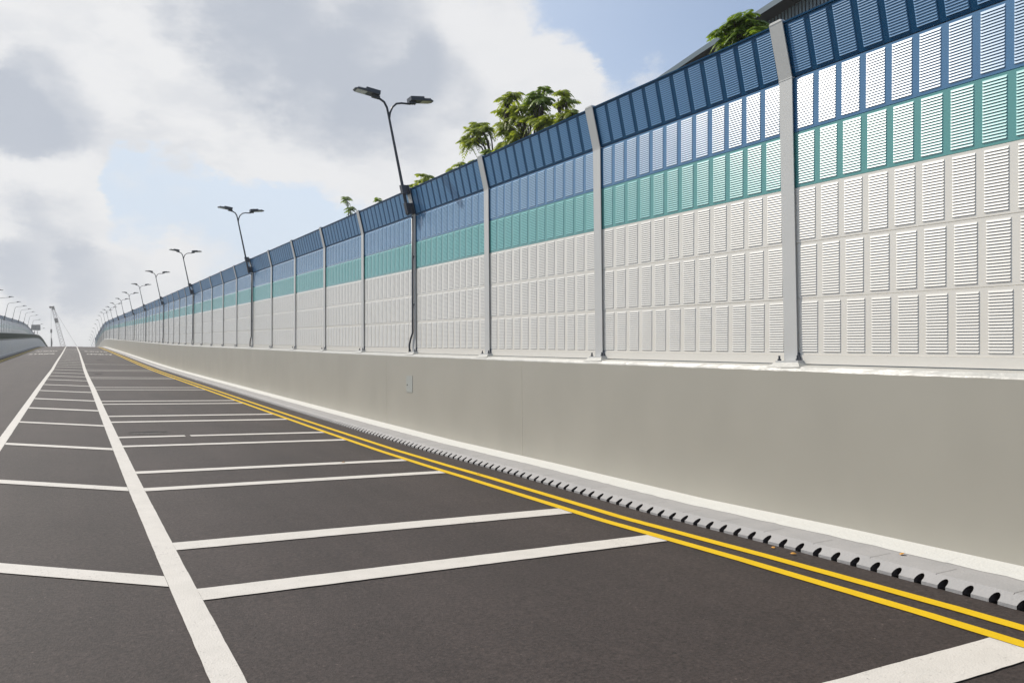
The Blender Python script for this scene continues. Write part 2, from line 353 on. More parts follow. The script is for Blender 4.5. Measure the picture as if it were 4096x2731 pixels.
# lettering on the far carriageway surface
def lettering(word, s0, s1, x0, x1, flip):
    cu = bpy.data.curves.new('t', 'FONT'); cu.body = word; cu.size = 1; cu.offset = .02; to = bpy.data.objects.new('t', cu); C.objects.link(to)
    bpy.context.view_layer.update()
    me = bpy.data.meshes.new_from_object(to.evaluated_get(bpy.context.evaluated_depsgraph_get()))
    xs = [v.co.x for v in me.vertices]; ys = [v.co.y for v in me.vertices]
    ax, bx, ay, by = min(xs), max(xs), min(ys), max(ys)
    for v in me.vertices:
        u = (v.co.x-ax)/(bx-ax); w = (v.co.y-ay)/(by-ay)
        if flip: u = 1-u; w = 1-w
        s = s0+(s1-s0)*w; x = x0+(x1-x0)*u; v.co = P(s, x, ZR(s, x)+.008)
    bpy.data.objects.remove(to); me.materials.append(WPAINT); link('road_lettering', me, road)
lettering('STRIPS', 92.2, 96.2, -3.5, -1.25, False); lettering('AHEAD', 108, 112.5, -3.45, -1.25, False)
lettering('AHEAD', 92.0, 96.0, 1.6, 4.0, True); lettering('STRIPS', 108, 112.5, 1.58, 4.05, True)
# potholes / patches in the surface
CRACK = mat('dark broken asphalt', (.018, .017, .017), .9, .2); RUB = mat('rough patched asphalt', (.15, .14, .13), .9, .2, nz=(30, .9, (.06, .055, .05)), bump=(60, 1))
def patch(s0, ds, x0, x1, m, e=.004, ragged=.3):
    mb = MB(); n = 24; pts = []
    for k in range(n):
        a = 2*math.pi*k/n; r = 1+random.uniform(-ragged, ragged)
        x = (x0+x1)/2+(x1-x0)/2*math.cos(a)*(1+.2*(r-1)); s = s0+ds/2*math.sin(a)*r; pts.append(P(s, x, ZR(s, x)+e))
    mb.face(pts, m); mb.obj('road_patch', road)
patch(15.62, .34, .98, 1.64, RUB); patch(15.80, .12, .98, 1.64, CRACK, .006); patch(43.9, .8, 1.25, 1.6, CRACK); patch(30.5, .3, 3.3, 3.9, RUB)
patch(71, 1.2, 2.0, 2.6, CRACK)

# kerb: units with arched drain holes
def kz(s): return ZK(s)
def kprof(s): z = ZR(s, 4.95); k = kz(s); return [(4.95, z-.02), (4.952, z+.02), (5.035, k), (5.36, k+.002)]
mb = MB()
S2 = [s for s in stations(50, 300)]
strip(mb, S2, kprof, KERB)
U = .1667; s = -6.0; n = 0
s = 2.954-U*54
def kp(s, t):  # point on sloping face, t 0..1
    z = ZR(s, 4.95); k = kz(s)
    if t <= .28: return Vector(P(s, 4.952, z+.021*t/.28))
    return Vector(P(s, 4.952+.083*(t-.28)/.72, z+.021+(k-z-.021)*(t-.28)/.72))
while s < 50-.01:
    a = s-U/2; b = s+U/2; hw = .027; tt = .80
    arch = [(s-hw, .0), (s-hw, tt*.62), (s-hw*.75, tt*.84), (s-hw*.35, tt*.97), (s, tt), (s+hw*.35, tt*.97), (s+hw*.75, tt*.84), (s+hw, tt*.62), (s+hw, 0)]
    tp = [a, s-hw, s-hw*.75, s-hw*.35, s, s+hw*.35, s+hw*.75, s+hw, b]
    mb.face([kp(a, .28), kp(a, 1), kp(s-hw, 1), kp(s-hw, tt*.62), kp(s-hw, .28)][::-1], KERB)
    mb.face([kp(s+hw, .28), kp(s+hw, tt*.62), kp(s+hw, 1), kp(b, 1), kp(b, .28)][::-1], KERB)
    for i in range(1, 7):
        p0 = arch[i]; p1 = arch[i+1]
        mb.face([kp(p0[0], 1), kp(p0[0], p0[1]), kp(p1[0], p1[1]), kp(p1[0], 1)], KERB)
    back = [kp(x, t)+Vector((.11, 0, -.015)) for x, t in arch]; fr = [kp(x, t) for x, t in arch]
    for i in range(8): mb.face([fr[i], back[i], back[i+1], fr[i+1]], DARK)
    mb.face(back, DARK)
    # foot below the slope and flat top
    z0 = ZR(a, 4.95); z1 = ZR(b, 4.95)
    mb.face([P(a, 4.95, z0-.03), kp(a, .28), kp(s-hw, .28), P(s-hw, 4.95, z0-.03)], KERB); mb.face([P(s+hw, 4.95, z1-.03), kp(s+hw, .28), kp(b, .28), P(b, 4.95, z1-.03)], KERB)
    mb.face([P(a, 5.035, kz(a)), P(a, 5.36, kz(a)+.002), P(b, 5.36, kz(b)+.002), P(b, 5.035, kz(b))], KERB)
    if n % 3 == 2:   # joint between units
        for (x0, x1, f) in ((0, 1, 0),): 
            j = b; q0 = kp(j-.0015, .05); q1 = kp(j-.0015, 1); q2 = kp(j+.0015, 1); q3 = kp(j+.0015, .05); o = Vector((-.0012, 0, .0014))
            mb.face([q0+o, q1+o, q2+o, q3+o], DARK)
            mb.face([P(j-.0014, 5.035, kz(j)+.0018), P(j-.0014, 5.25, kz(j)+.0038), P(j+.0014, 5.25, kz(j)+.0038), P(j+.0014, 5.035, kz(j)+.0018)], DARK)
    n += 1; s += U
kerb = mb.obj('kerb', kind='structure')
mb = MB()
S3 = sorted(set([round(x, 3) for x in stations(-12, 300)+frange(-6, 30, .14)]))
def sprof(s):
    j = random.uniform(-.012, .012) if s < 30 else 0
    k = kz(s); return [(5.345+j, k+.004), (5.42+j, k+.014), (5.602, k+.03)]
strip(mb, S3, sprof, STRIP)
mb.obj('footing_strip', kerb)
# left shoulder kerb
mb = MB(); strip(mb, stations(-12, 300), lambda s: [(-5.06, ZR(s, -5.0)+.12), (-4.93, ZR(s, -5)+.11), (-4.91, ZR(s, -5)-.01)], KERB); mb.obj('kerb', kind='structure')
# viaduct deck body
mb = MB()
strip(mb, stations(-12, 300), lambda s: [(4.94, ZR(s, 4.95)-.05), (6.2, ZR(s, 4.95)-.05), (6.2, ZR(s, 4.95)-1.3), (-12, ZR(s, 4.95)-1.3), (-12, ZR(s, -5)-.1), (-5.0, ZR(s, -5)-.1)], DECK)
mb.obj('viaduct_deck', kind='structure')
for s0 in range(25, 300, 30):
    mb = MB(); z = ZR(s0, 0)-1.3
    if z > -.8: mb.box(-9+LW(s0), 4+LW(s0), s0-.8, s0+.8, -1.7, z+.05, DECK); mb.obj('viaduct_deck', kind='structure')

# ------------------------------------------------------------------ right parapet
FX = 5.745                                     # face plane of the noise barrier
par = thing('parapet_wall', 'long pale grey concrete parapet wall under the noise barrier beside the drain kerb', 'wall')
mb = MB(); S4 = sorted(set([round(x, 3) for x in stations(-12, 300)+frange(-3, 30, .11)]))
def pprof(s):
    j = random.uniform(-.003, .003) if s < 30 else 0; h = H(s)
    return [(5.6, ZK(s)+.01), (5.6, h-.062+j), (5.606, h-.05+j), (5.63, h-.022), (5.75, h-.004), (6.15, h-.004), (6.15, h-2.0)]
pr = [pprof(s) for s in S4]
for i in range(len(S4)-1):
    for k in range(6):
        a, b = pr[i], pr[i+1]; s0, s1 = S4[i], S4[i+1]
        mb.face([P(s0, *a[k]), P(s0, *a[k+1]), P(s1, *b[k+1]), P(s1, *b[k])][::-1], CONC if k in (0, 5) else CONCL)
pf = mb.obj('wall_body', par)
# access hatch and joints
AP = mat('hatch paint', (.42, .43, .40), .5, .4)
mb = MB(); h = H(14.12); mb.box(5.594+LW(14), 5.6+LW(14)+.002, 13.975, 14.266, h-.72, h-.415, AP)
ap = mb.obj('access_hatch', par, label='small grey access hatch')
mb = MB(); mb.tube([(5.594+LW(14), 14.215, h-.585), (5.588+LW(14), 14.215, h-.585)], .012, DARK); mb.obj('lock', ap)
JM = mat('joint filler', (.47, .44, .37), .7, .3)
for sj in (9.9, 15.35, 30.35, 45.35, 60.35, 90.35, 120.35):
    mb = MB(); mb.box(5.5985+LW(sj), 5.6005+LW(sj), sj-.007, sj+.007, ZK(sj)+.04, H(sj)-.07, JM); mb.obj('wall_joint', par)

# ------------------------------------------------------------------ noise barrier panels
def panel_mesh(name, rows, frame, slat, gap, hgt=.5, ncol=12, nsl=20, strip0=0.0, ln=3.0):
    mb = MB()
    for r in range(rows):
        z0 = r*hgt; 
        mb.face([(0, 0, z0+.004), (0, 0, z0+hgt-.003), (0, ln, z0+hgt-.003), (0, ln, z0+.004)][::-1], frame)
        mb.face([(0, 0, z0+hgt-.003), (.006, 0, z0+hgt), (.006, ln, z0+hgt), (0, ln, z0+hgt-.003)][::-1], frame)
        mb.face([(0, 0, z0+.004), (0, ln, z0+.004), (.006, ln, z0), (.006, 0, z0)][::-1], frame)
        pit = (ln-.2)/(ncol-1+.75); w = pit*.75; zp = (hgt-.052)/nsl
        for c in range(ncol):
            y0 = .1+c*pit; y1 = y0+w
            for k in range(nsl):
                b = z0+.030+k*zp; t = b+zp*.98; e = min(.006, w*.1)
                m_ = b+zp*.58; lo = b+zp*.14; g0 = b-.0
                A0 = (-.0004, y0, t); A1 = (-.0004, y1, t); B0 = (-.0028, y0+e*.6, m_); B1 = (-.0028, y1-e*.6, m_)
                C0 = (-.0064, y0+e, lo); C1 = (-.0064, y1-e, lo); D0 = (-.0005, y0, g0); D1 = (-.0005, y1, g0)
                mb.face([A0, A1, B1, B0], slat); mb.face([B0, B1, C1, C0], slat)
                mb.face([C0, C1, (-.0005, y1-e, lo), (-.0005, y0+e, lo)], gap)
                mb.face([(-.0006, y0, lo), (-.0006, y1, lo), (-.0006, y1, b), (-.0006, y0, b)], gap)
                mb.face([A0, B0, C0, (-.0005, y0, lo)], slat); mb.face([A1, (-.0005, y1, lo), C1, B1], slat)
    T = rows*hgt
    # body behind the face
    mb.face([(.07, 0, 0), (.07, ln, 0), (.07, ln, T), (.07, 0, T)], frame)
    mb.face([(.006, 0, T), (.07, 0, T), (.07, ln, T), (.006, ln, T)], frame); mb.face([(.006, 0, 0), (.006, ln, 0), (.07, ln, 0), (.07, 0, 0)], frame)
    for y in (0, ln): mb.face([(.006, y, 0), (.07, y, 0), (.07, y, T), (.006, y, T)], frame)
    # outward-facing normals
    return mb.mesh(name)
def flip_out(me):
    import bmesh
    bm = bmesh.new(); bm.from_mesh(me)
    for f in bm.faces:
        n = f.normal; c = f.calc_center_median()
        if c.x < .003 and n.x > 0: f.normal_flip()
    bm.to_mesh(me); bm.free(); return me
MW = flip_out(panel_mesh('white_panel', 1, PW, SW, GAPW)); MW3 = flip_out(panel_mesh('white_panel', 3, PW, SW, GAPW))
MT = flip_out(panel_mesh('teal_panel', 1, PT, ST, GAPD)); MBl = flip_out(panel_mesh('blue_panel', 1, PB, SB, GAPD))
MN = flip_out(panel_mesh('slanted_navy_panel', 1, PN, SN, GAPD, hgt=.485))
mb = MB(); mb.box(-.006, .06, 0, 3, 0, .079, PW); MS = mb.mesh('base_flashing')
mb = MB(); mb.box(-.012, .07, 0, 3, 0, .014, PN); MTC = mb.mesh('top_cap')
SL = math.atan2(.112, .475)
# post: H section, plumb, with a slanted head
def post_mesh():
    mb = MB()
    def seg(xoff0, z0, xoff1, z1, g):
        for x0, x1, y in ((-.026, -.016, .075), (-.016, .11, .005), (.11, .12, .075)):
            mb.hexa([(x0+xoff0, -y, z0), (x1+xoff0, -y, z0), (x1+xoff0, y, z0), (x0+xoff0, y, z0), (x0+xoff1, -y, z1), (x1+xoff1, -y, z1), (x1+xoff1, y, z1), (x0+xoff1, y, z1)], g)
    seg(0, .03, 0, 2.575, STEEL); seg(-.001, 2.583, -.115, 3.075, STEEL)
    mb.box(-.029, .12, -.078, .078, 2.575, 2.583, STEEL)
    mb.hexa([(-.143, -.077, 3.072), (.008, -.077, 3.072), (.008, .077, 3.072), (-.143, .077, 3.072), (-.143, -.06, 3.092), (.008, -.06, 3.092), (.008, .06, 3.092), (-.143, .06, 3.092)], STEEL)
    return mb.mesh('post')
MP = post_mesh()
mb = MB(); mb.box(-.08, .2, -.13, .13, 0.012, .03, STEEL); mb.hexa([(-.13, -.19, -.03), (.2, -.19, -.03), (.2, .19, -.03), (-.13, .19, -.03), (-.09, -.14, .012), (.2, -.14, .012), (.2, .14, .012), (-.09, .14, .012)], CONCL)
for y in (-.105, .105):
    mb.tube([(-.055, y, .03), (-.055, y, .075)], .010, LAMPM, 6); mb.tube([(-.055, y, .03), (-.055, y, .045)], .018, LAMPM, 6)
mb.hexa([(-.025, -.11, .03), (.05, -.11, .03), (.05, -.078, .03), (-.025, -.078, .03), (-.02, -.082, .10), (.05, -.082, .10), (.05, -.078, .10), (-.02, -.078, .10)], LAMPM)
MPB = mb.mesh('post_base')
def bay_rot(s, x0):
    return (math.atan2(H(s+3)-H(s), 3), 0, -math.atan2(LW(s+3)-LW(s), 3))
def barrier(root, x0, dz, n0, n1, s0, single, base=True):
    for n in range(n0, n1):
        s = s0+3*n; rot = bay_rot(s, x0); o = Vector((x0+LW(s), s, H(s)+dz))
        mir = 1
        rm = Matrix.Rotation(rot[2], 3, 'Z') @ Matrix.Rotation(rot[0], 3, 'X')
        up = Vector((0, 0, 1)); jit = lambda a=.0012: random.uniform(-a, a)
        def pl(name, me, dzz, dx=0, ry=0):
            ob = bpy.data.objects.new(name, me); C.objects.link(ob); ob.parent = root
            ob.location = o+up*dzz+Vector((dx, 0, 0)); ob.rotation_euler = (rot[0], ry, rot[2]); return ob
        if base: pl('base_flashing', MS, 0.003, 0)
        if n in single:
            for r in range(3): pl('white_panel', MW, .08+.5*r, jit(), jit(.003))
        else: pl('white_panel', MW3, .08)
        pl('teal_panel', MT, 1.58, jit(), jit(.003)); pl('blue_panel', MBl, 2.08, jit(), jit(.003))
        sn = bpy.data.objects.new('slanted_navy_panel', MN); C.objects.link(sn); sn.parent = root
        sn.location = o+up*2.584; sn.rotation_euler = (Matrix.Rotation(rot[2], 3, 'Z') @ Matrix.Rotation(rot[0], 3, 'X') @ Matrix.Rotation(-SL, 3, 'Y')).to_euler()
        cp = bpy.data.objects.new('top_cap', MTC); C.objects.link(cp); cp.parent = sn
        cp.location = (0, 0, .485)
    for n in range(n0, n1+1):
        s = s0+3*n
        pb = bpy.data.objects.new('post', MP); C.objects.link(pb); pb.parent = root; pb.location = (x0+LW(s), s, H(s)+dz)
        if base and n < 40:
            b = bpy.data.objects.new('post_base', MPB); C.objects.link(b); b.parent = pb; b.location = (0, 0, 0)
S0 = 5.187
nb = thing('noise_barrier', 'tall noise barrier of white, teal and blue louvred panels on the right parapet', 'noise barrier')
barrier(nb, FX, 0, -2, 80, S0, range(-2, 7))
nb2 = thing('noise_barrier', 'lower noise barrier far off on the left, behind the dark green screen', 'noise barrier')
barrier(nb2, -7.35, -.25, 14, 76, S0, [], base=False)

# ------------------------------------------------------------------ left parapet with dark green screen
lp = thing('parapet_wall', 'pale concrete parapet wall on the far left carrying a dark green screen', 'wall')
mb = MB(); SS = stations(-12, 300)
strip(mb, SS, lambda s: [(-5.4, ZR(s, -5)-.2), (-5.4, H(s)-.05), (-5.05, H(s)-.05), (-5.05, ZR(s, -5)-.02)], LWALL); mb.obj('wall_body', lp)
mb = MB(); strip(mb, SS, lambda s: [(-5.13, H(s)+.06), (-5.13, H(s)+.60), (-5.06, H(s)+.60), (-5.03, H(s)+.06), (-5.13, H(s)+.06)], GREEN); mb.obj('green_screen', lp)
mb = MB(); strip(mb, SS, lambda s: [(-5.14, H(s)+.60), (-5.14, H(s)+.65), (-5.05, H(s)+.65), (-5.05, H(s)+.60)], RAIL)
strip(mb, SS, lambda s: [(-5.045, H(s)+.085), (-5.02, H(s)+.085), (-5.02, H(s)+.06), (-5.045, H(s)+.06)], RAIL); mb.obj('rail', lp)
mb = MB(); strip(mb, SS, lambda s: [(-5.30, H(s)-.05), (-5.30, H(s)+.06), (-5.10, H(s)+.06), (-5.10, H(s)-.05)], LAMPM); mb.obj('gap_shade_strip', lp)  # dark strip standing in for the shaded gap below the screen

# ------------------------------------------------------------------ street lamps
def head(name, x0, z0, sgn, tilt, root):
    """luminaire starting at (x0,z0), pointing sgn*x, rising by tilt"""
    ax = Vector((sgn*math.cos(tilt), 0, math.sin(tilt))); az = Vector((-sgn*math.sin(tilt), 0, math.cos(tilt))); ay = az.cross(ax)
    mb = MB(); o = (x0, 0, z0)
    mb.obox(o, ax, ay, az, .0, .27, -.11, .11, .0, .075, LAMPM)
    mb.hexa([tuple(Vector(o)+ax*a+ay*b+az*c) for a, b, c in ((.27, -.11, 0), (.42, -.11, 0), (.42, .11, 0), (.27, .11, 0), (.27, -.11, .04), (.42, -.10, .026), (.42, .10, .026), (.27, .11, .04))], LAMPM)
    mb.hexa([tuple(Vector(o)+ax*a+ay*b+az*c) for a, b, c in ((.42, -.11, 0), (.475, -.06, 0), (.475, .06, 0), (.42, .11, 0), (.42, -.10, .026), (.472, -.055, .018), (.472, .055, .018), (.42, .10, .026))], LAMPM)
    for k in range(7): mb.obox(o, ax, ay, az, .285+k*.02, .290+k*.02, -.09, .09, .025, .052, LAMPM)
    mb.obox(o, ax, ay, az, .08, .15, -.03, .03, .075, .092, LAMPM)
    mb.obox(o, ax, ay, az, -.02, .12, -.045, .045, -.045, .0, LAMPM)
    for a in (.0, .05, .1): mb.obox(o, ax, ay, az, a, a+.012, -.02, .02, -.058, -.045, LAMPM)
    h = mb.obj(name, root)
    mb = MB(); mb.obox(o, ax, ay, az, .24, .43, -.085, .085, -.006, .001, LENS); mb.obj('lens', h)
    return h
def lamp_right(label, cat, double):
    t = thing('street_lamp', label, 'street lamp', group='street lamps along the noise barriers')
    mb = MB(); mb.tube([(-.065, .13, -.02), (-.065, .13, .16), (-.06, .08, .27), (-.052, .0, .38), (-.048, 0, 2.56)], .019, LAMPM, 8)
    for z in (.9, 1.8): mb.box(-.05, -.026, -.04, .04, z, z+.02, LAMPM)
    mb.obj('conduit', t, smooth=True)
    sl = .24
    for z0, z1 in ((2.60, 2.80), (2.97, 3.13)):
        mb = MB()
        x = lambda z: -.03-sl*(z-2.6)
        for (xa, xb, w) in ((-.13, -.005, .055), (-.02, .0, .09)):
            mb.hexa([(x(z0)+xa, -w, z0), (x(z0)+xb, -w, z0), (x(z0)+xb, w, z0), (x(z0)+xa, w, z0), (x(z1)+xa, -w, z1), (x(z1)+xb, -w, z1), (x(z1)+xb, w, z1), (x(z1)+xa, w, z1)], LAMPM)
        mb.obj('bracket', t)
    mb = MB(); pts = [(-.13, 0, 2.58), (-.24, 0, 3.10), (-.5155, 0, 4.42), (-.545, 0, 4.55), (-.60, 0, 4.645), (-.68, 0, 4.69), (-.74, 0, 4.70)]
    mb.tube(pts, [.033, .028, .021, .021, .021, .021, .021], LAMPM, 10); mb.obj('pole', t, smooth=True)
    head('lamp_head', -.71, 4.735, -1, R(7), t)
    if double:
        mb = MB(); mb.tube([(-.50, 0, 4.34), (-.485, 0, 4.46), (-.44, 0, 4.57), (-.36, 0, 4.65), (-.26, 0, 4.675), (-.08, 0, 4.685)], .019, LAMPM, 10); mb.obj('arm', t, smooth=True)
        head('lamp_head', -.10, 4.73, 1, R(7), t)
    return t
def lamp_left(label):
    t = thing('street_lamp', label, 'street lamp', group='street lamps along the noise barriers')
    mb = MB(); mb.tube([(.06, 0, 0), (.06, 0, 2.34)], .024, LAMPM, 6); mb.obj('conduit', t, smooth=True)
    for z0, z1 in ((2.30, 2.48), (2.66, 2.84)):
        mb = MB()
        x = lambda z: .03+.22*(z-2.33); w = .08
        mb.hexa([(x(z0), -w, z0), (x(z0)+.14, -w, z0), (x(z0)+.14, w, z0), (x(z0), w, z0), (x(z1), -w, z1), (x(z1)+.14, -w, z1), (x(z1)+.14, w, z1), (x(z1), w, z1)], LAMPM)
        mb.obj('bracket', t)
    mb = MB(); mb.tube([(.12, 0, 2.32), (.24, 0, 2.9), (.49, 0, 4.22), (.56, 0, 4.37), (.68, 0, 4.45), (.85, 0, 4.48), (1.5, 0, 4.56)], [.033, .028, .023, .023, .023, .021, .02], LAMPM, 8); mb.obj('pole', t, smooth=True)
    head('lamp_head', 1.47, 4.59, 1, R(4), t)
    return t
def copy_tree(o, parent=None):
    c = o.copy(); C.objects.link(c)
    if parent: c.parent = parent
    for ch in list(o.children): copy_tree(ch, c)
    return c
ORD = ['nearest', 'second', 'third', 'fourth', 'fifth', 'sixth', 'seventh', 'eighth', 'ninth', 'tenth', 'eleventh', 'twelfth', 'thirteenth']
d0 = lamp_right('x', '', True); s1 = lamp_right('x', '', False); l1 = lamp_left('x')
k = 0
for i, n in enumerate(range(3, 58, 5)):
    o = d0 if i == 0 else copy_tree(d0); s = S0+3*n; o.location = (FX+LW(s), s, H(s))
    o['label'] = ('%s double headed street lamp on the right noise barrier%s' % (ORD[i], '' if i == 0 else ', counting from the nearest one'))
for i, n in enumerate(range(58, 98, 5)):
    o = s1 if i == 0 else copy_tree(s1); s = S0+3*n; o.location = (FX+LW(s), s, H(s))
    o['label'] = ('%s single arm street lamp beyond the crest on the right%s' % (ORD[i], '' if i == 0 else ', counting from the nearest one'))
for i in range(-1, 10):
    o = l1 if i == -1 else copy_tree(l1); s = 89.7+15*i; o.location = (-7.35+LW(s), s, H(s))
    o['label'] = '%s single arm street lamp on the left noise barrier%s' % (ORD[i+1], '' if i == -1 else ', counting from the nearest one')

# ------------------------------------------------------------------ vaulted shed behind the barrier
FASC = mat('blue grey fascia', (.09, .14, .175), .45, .5); SOF = mat('dark soffit', (.018, .022, .028), .7, .2)
RIB = mat('blue grey ribbed cladding', (.15, .20, .25), .45, .5); RIBD = mat('cladding groove shade', (.022, .03, .04), .7, .3)  # RIBD: same cladding, grooves coloured dark for the shade in them
shed = thing('shed', 'large dark shed with a curved roof edge rising behind the noise barrier', 'building')
BX = 28.0
def arch_z(s): return EYE+itp(s, [-60, -40, -20, 0, 10, 20, 25.8, 27.3, 30.7, 34.55, 40, 46, 52], [12.6, 14.6, 16.3, 17.35, 17.45, 17.0, 16.48, 16.32, 15.97, 15.48, 14.6, 13.3, 11.6])
ys = frange(-60, 52, 1.0)
roofm = mat('metal roof sheet', (.30, .33, .35), .4, .5, nz=(2, .3, (.26, .29, .31)))
mb = MB()
for a, b in zip(ys[:-1], ys[1:]):
    za, zb = arch_z(a), arch_z(b); t = .27
    mb.face([(BX, a, za-t), (BX, b, zb-t), (BX, b, zb), (BX, a, za)], FASC)
    mb.face([(BX, a, za-t), (BX+.95, a, za-t), (BX+.95, b, zb-t), (BX, b, zb-t)], SOF)
mb.obj('fascia', shed)
mb = MB()
for a, b in zip(ys[:-1], ys[1:]): mb.face([(BX, a, arch_z(a)), (BX, b, arch_z(b)), (BX+70, b, arch_z(b)), (BX+70, a, arch_z(a))], roofm)
mb.obj('roof', shed)
mb = MB(); y = -58.0; p = .2
while y < 50:
    zt = min(arch_z(y), arch_z(y+p))-.27; x = BX+.8
    mb.face([(x, y, -1.6), (x, y+.13, -1.6), (x, y+.13, zt), (x, y, zt)], RIB)
    mb.face([(x, y+.13, -1.6), (x+.05, y+.145, -1.6), (x+.05, y+.145, zt), (x, y+.13, zt)], RIBD)
    mb.face([(x+.05, y+.145, -1.6), (x+.05, y+.185, -1.6), (x+.05, y+.185, zt), (x+.05, y+.145, zt)], RIBD)
    mb.face([(x+.05, y+.185, -1.6), (x, y+p, -1.6), (x, y+p, zt), (x+.05, y+.185, zt)], RIBD)
    y += p
for yy in (-58, 50): mb.face([(BX+.8, yy, -1.6), (BX+70, yy, -1.6), (BX+70, yy, arch_z(yy)-.1), (BX+.8, yy, arch_z(yy)-.1)], RIB)
mb.obj('wall', shed)

# ------------------------------------------------------------------ crane, hanging rod and road sign beyond the crest
CR = mat('crane lattice', (.55, .50, .48), .6, .4); CRD = mat('crane dark steel', (.05, .045, .05), .6, .4)
crane = thing('crane', 'tall lattice boom crane leaning left beyond the crest of the road', 'crane', (3.6, 330, 0))
def tr(p): return (p[0]-3.6, p[1]-330, p[2])
A0 = Vector((3.5, 330, 1.2)); A1 = Vector((-2.05, 330, 24.4)); ax = (A1-A0).normalized(); sx = Vector((ax.z, 0, -ax.x)); sy = Vector((0, 1, 0))
mb = MB(); L_ = (A1-A0).length; prev = None; k = 0; nseg = 22
for k in range(nseg+1):
    t = k/nseg; w = .92*(1-t)+.42*t if t > .1 else .4+.52*t/.1
    cs = [A0+ax*L_*t+sx*w*a+sy*w*b for a, b in ((-1, -1), (1, -1), (1, 1), (-1, 1))]
    if prev:
        for i in range(4): mb.tube([tr(prev[i]), tr(cs[i])], .075, CR, 5)
        for i in range(4): mb.tube([tr(prev[i]), tr(cs[(i+1) % 4])], .045, CR, 4); mb.tube([tr(prev[(i+1) % 4]), tr(cs[i])], .045, CR, 4)
    prev = cs
boom = mb.obj('boom', crane)
mb = MB(); q = lambda t, a: A0+ax*L_*t+sx*a
mb.obox(tr(q(1, 0)), sx, sy, ax, -.5, .5, -.4, .4, -.9, .35, CRD); mb.obox(tr(q(1, -.75)), sx, sy, ax, -.35, .35, -.25, .25, -.1, .55, CRD)
mb.obj('boom_head', crane)
mb = MB(); mb.obox(tr(q(.80, 0)), sx, sy, ax, -.55, .62, -.55, .55, -.75, .75, CRD); mb.obj('boom_box', crane)
mb = MB(); mb.tube([tr((-2.6, 330, 24.3)), tr((-2.48, 330, 16.1))], .035, CRD, 5); mb.tube([tr(A1), tr((9.0, 331, 4.5))], .03, CRD, 4); mb.obj('cable', crane)
mb = MB(); mb.box(-2.2, 5.2, -1.7, 1.7, 1.0, 3.4, CR); mb.obj('engine_house', crane)
for y in (-2.2, 1.2):
    mb = MB(); mb.hexa([(-2.6, y, -1.6), (3.6, y, -1.6), (3.6, y+1, -1.6), (-2.6, y+1, -1.6), (-3.1, y, -.2), (4.1, y, -.2), (4.1, y+1, -.2), (-3.1, y+1, -.2)], CRD); mb.obj('track', crane)
mast = thing('piling_hammer', 'thin dark piling hammer and rod hanging left of the crane boom', 'piling hammer', (-2.35, 330, -1.6))
mb = MB(); mb.tube([(0, 0, 0), (0, 0, 14.2), (-.1, 0, 15.2)], [.27, .24, .16], CRD, 10); mb.obj('pile', mast, smooth=True)
mb = MB(); mb.tube([(-.12, 0, 15.2), (-.13, 0, 17.0)], .10, CR, 8); mb.obj('rod', mast, smooth=True)
mb = MB(); mb.box(-.42, .16, -.3, .3, 17.0, 18.25, CRD); mb.box(-.1, .3, -.3, .3, 12.9, 13.9, CRD); mb.obj('hammer', mast)
sg = thing('road_sign', 'grey back of a big road sign beyond the crest on the left', 'road sign', (-6.5, 300, 0))
SGM = mat('sign back aluminium', (.16, .17, .19), .5, .4)
mb = MB(); mb.box(-1.29, 1.25, -.03, .03, 14.9, 16.65, SGM); bp = mb.obj('sign_board', sg)
for z in (15.2, 15.75, 16.3):
    mb = MB(); mb.box(-1.25, 1.22, -.10, -.031, z, z+.06, CRD); mb.obj('cross_rail', bp)
for x in (-.3, .35):
    mb = MB(); mb.tube([(x, -.17, -1.6), (x, -.17, 16.5)], .06, SGM, 8); mb.obj('sign_post', sg)

# ------------------------------------------------------------------ trees behind the barrier
def leafmat(name, c1, c2, tr):
    m = bpy.data.materials.new(name); m.use_nodes = True; nt = m.node_tree; N = nt.nodes; L = nt.links; b = N['Principled BSDF']
    oi = N.new('ShaderNodeTexCoord'); n = N.new('ShaderNodeTexNoise'); n.inputs['Scale'].default_value = 7; n.inputs['Detail'].default_value = 3; L.new(oi.outputs['Object'], n.inputs['Vector'])
    mr = N.new('ShaderNodeMapRange'); L.new(n.outputs['Fac'], mr.inputs[0]); mr.inputs[1].default_value = .35; mr.inputs[2].default_value = .65
    mx = N.new('ShaderNodeMix'); mx.data_type = 'RGBA'; L.new(mr.outputs[0], mx.inputs[0]); mx.inputs[6].default_value = (*c1, 1); mx.inputs[7].default_value = (*c2, 1)
    L.new(mx.outputs[2], b.inputs['Base Color']); b.inputs['Roughness'].default_value = .5
    t = N.new('ShaderNodeBsdfTranslucent'); t.inputs[0].default_value = (*tr, 1)
    ms = N.new('ShaderNodeMixShader'); ms.inputs[0].default_value = .42; L.new(b.outputs[0], ms.inputs[1]); L.new(t.outputs[0], ms.inputs[2])
    L.new(ms.outputs[0], N['Material Output'].inputs[0]); return m
LEAF = leafmat('yellow green leaves', (.12, .19, .014), (.27, .31, .02), (.50, .58, .04))
LEAFD = leafmat('mid green leaves', (.085, .16, .016), (.16, .24, .02), (.32, .45, .035))
BARK = mat('thin grey bark', (.07, .055, .045), .8, .2); POD = mat('dark brown pods', (.022, .014, .012), .7, .3)
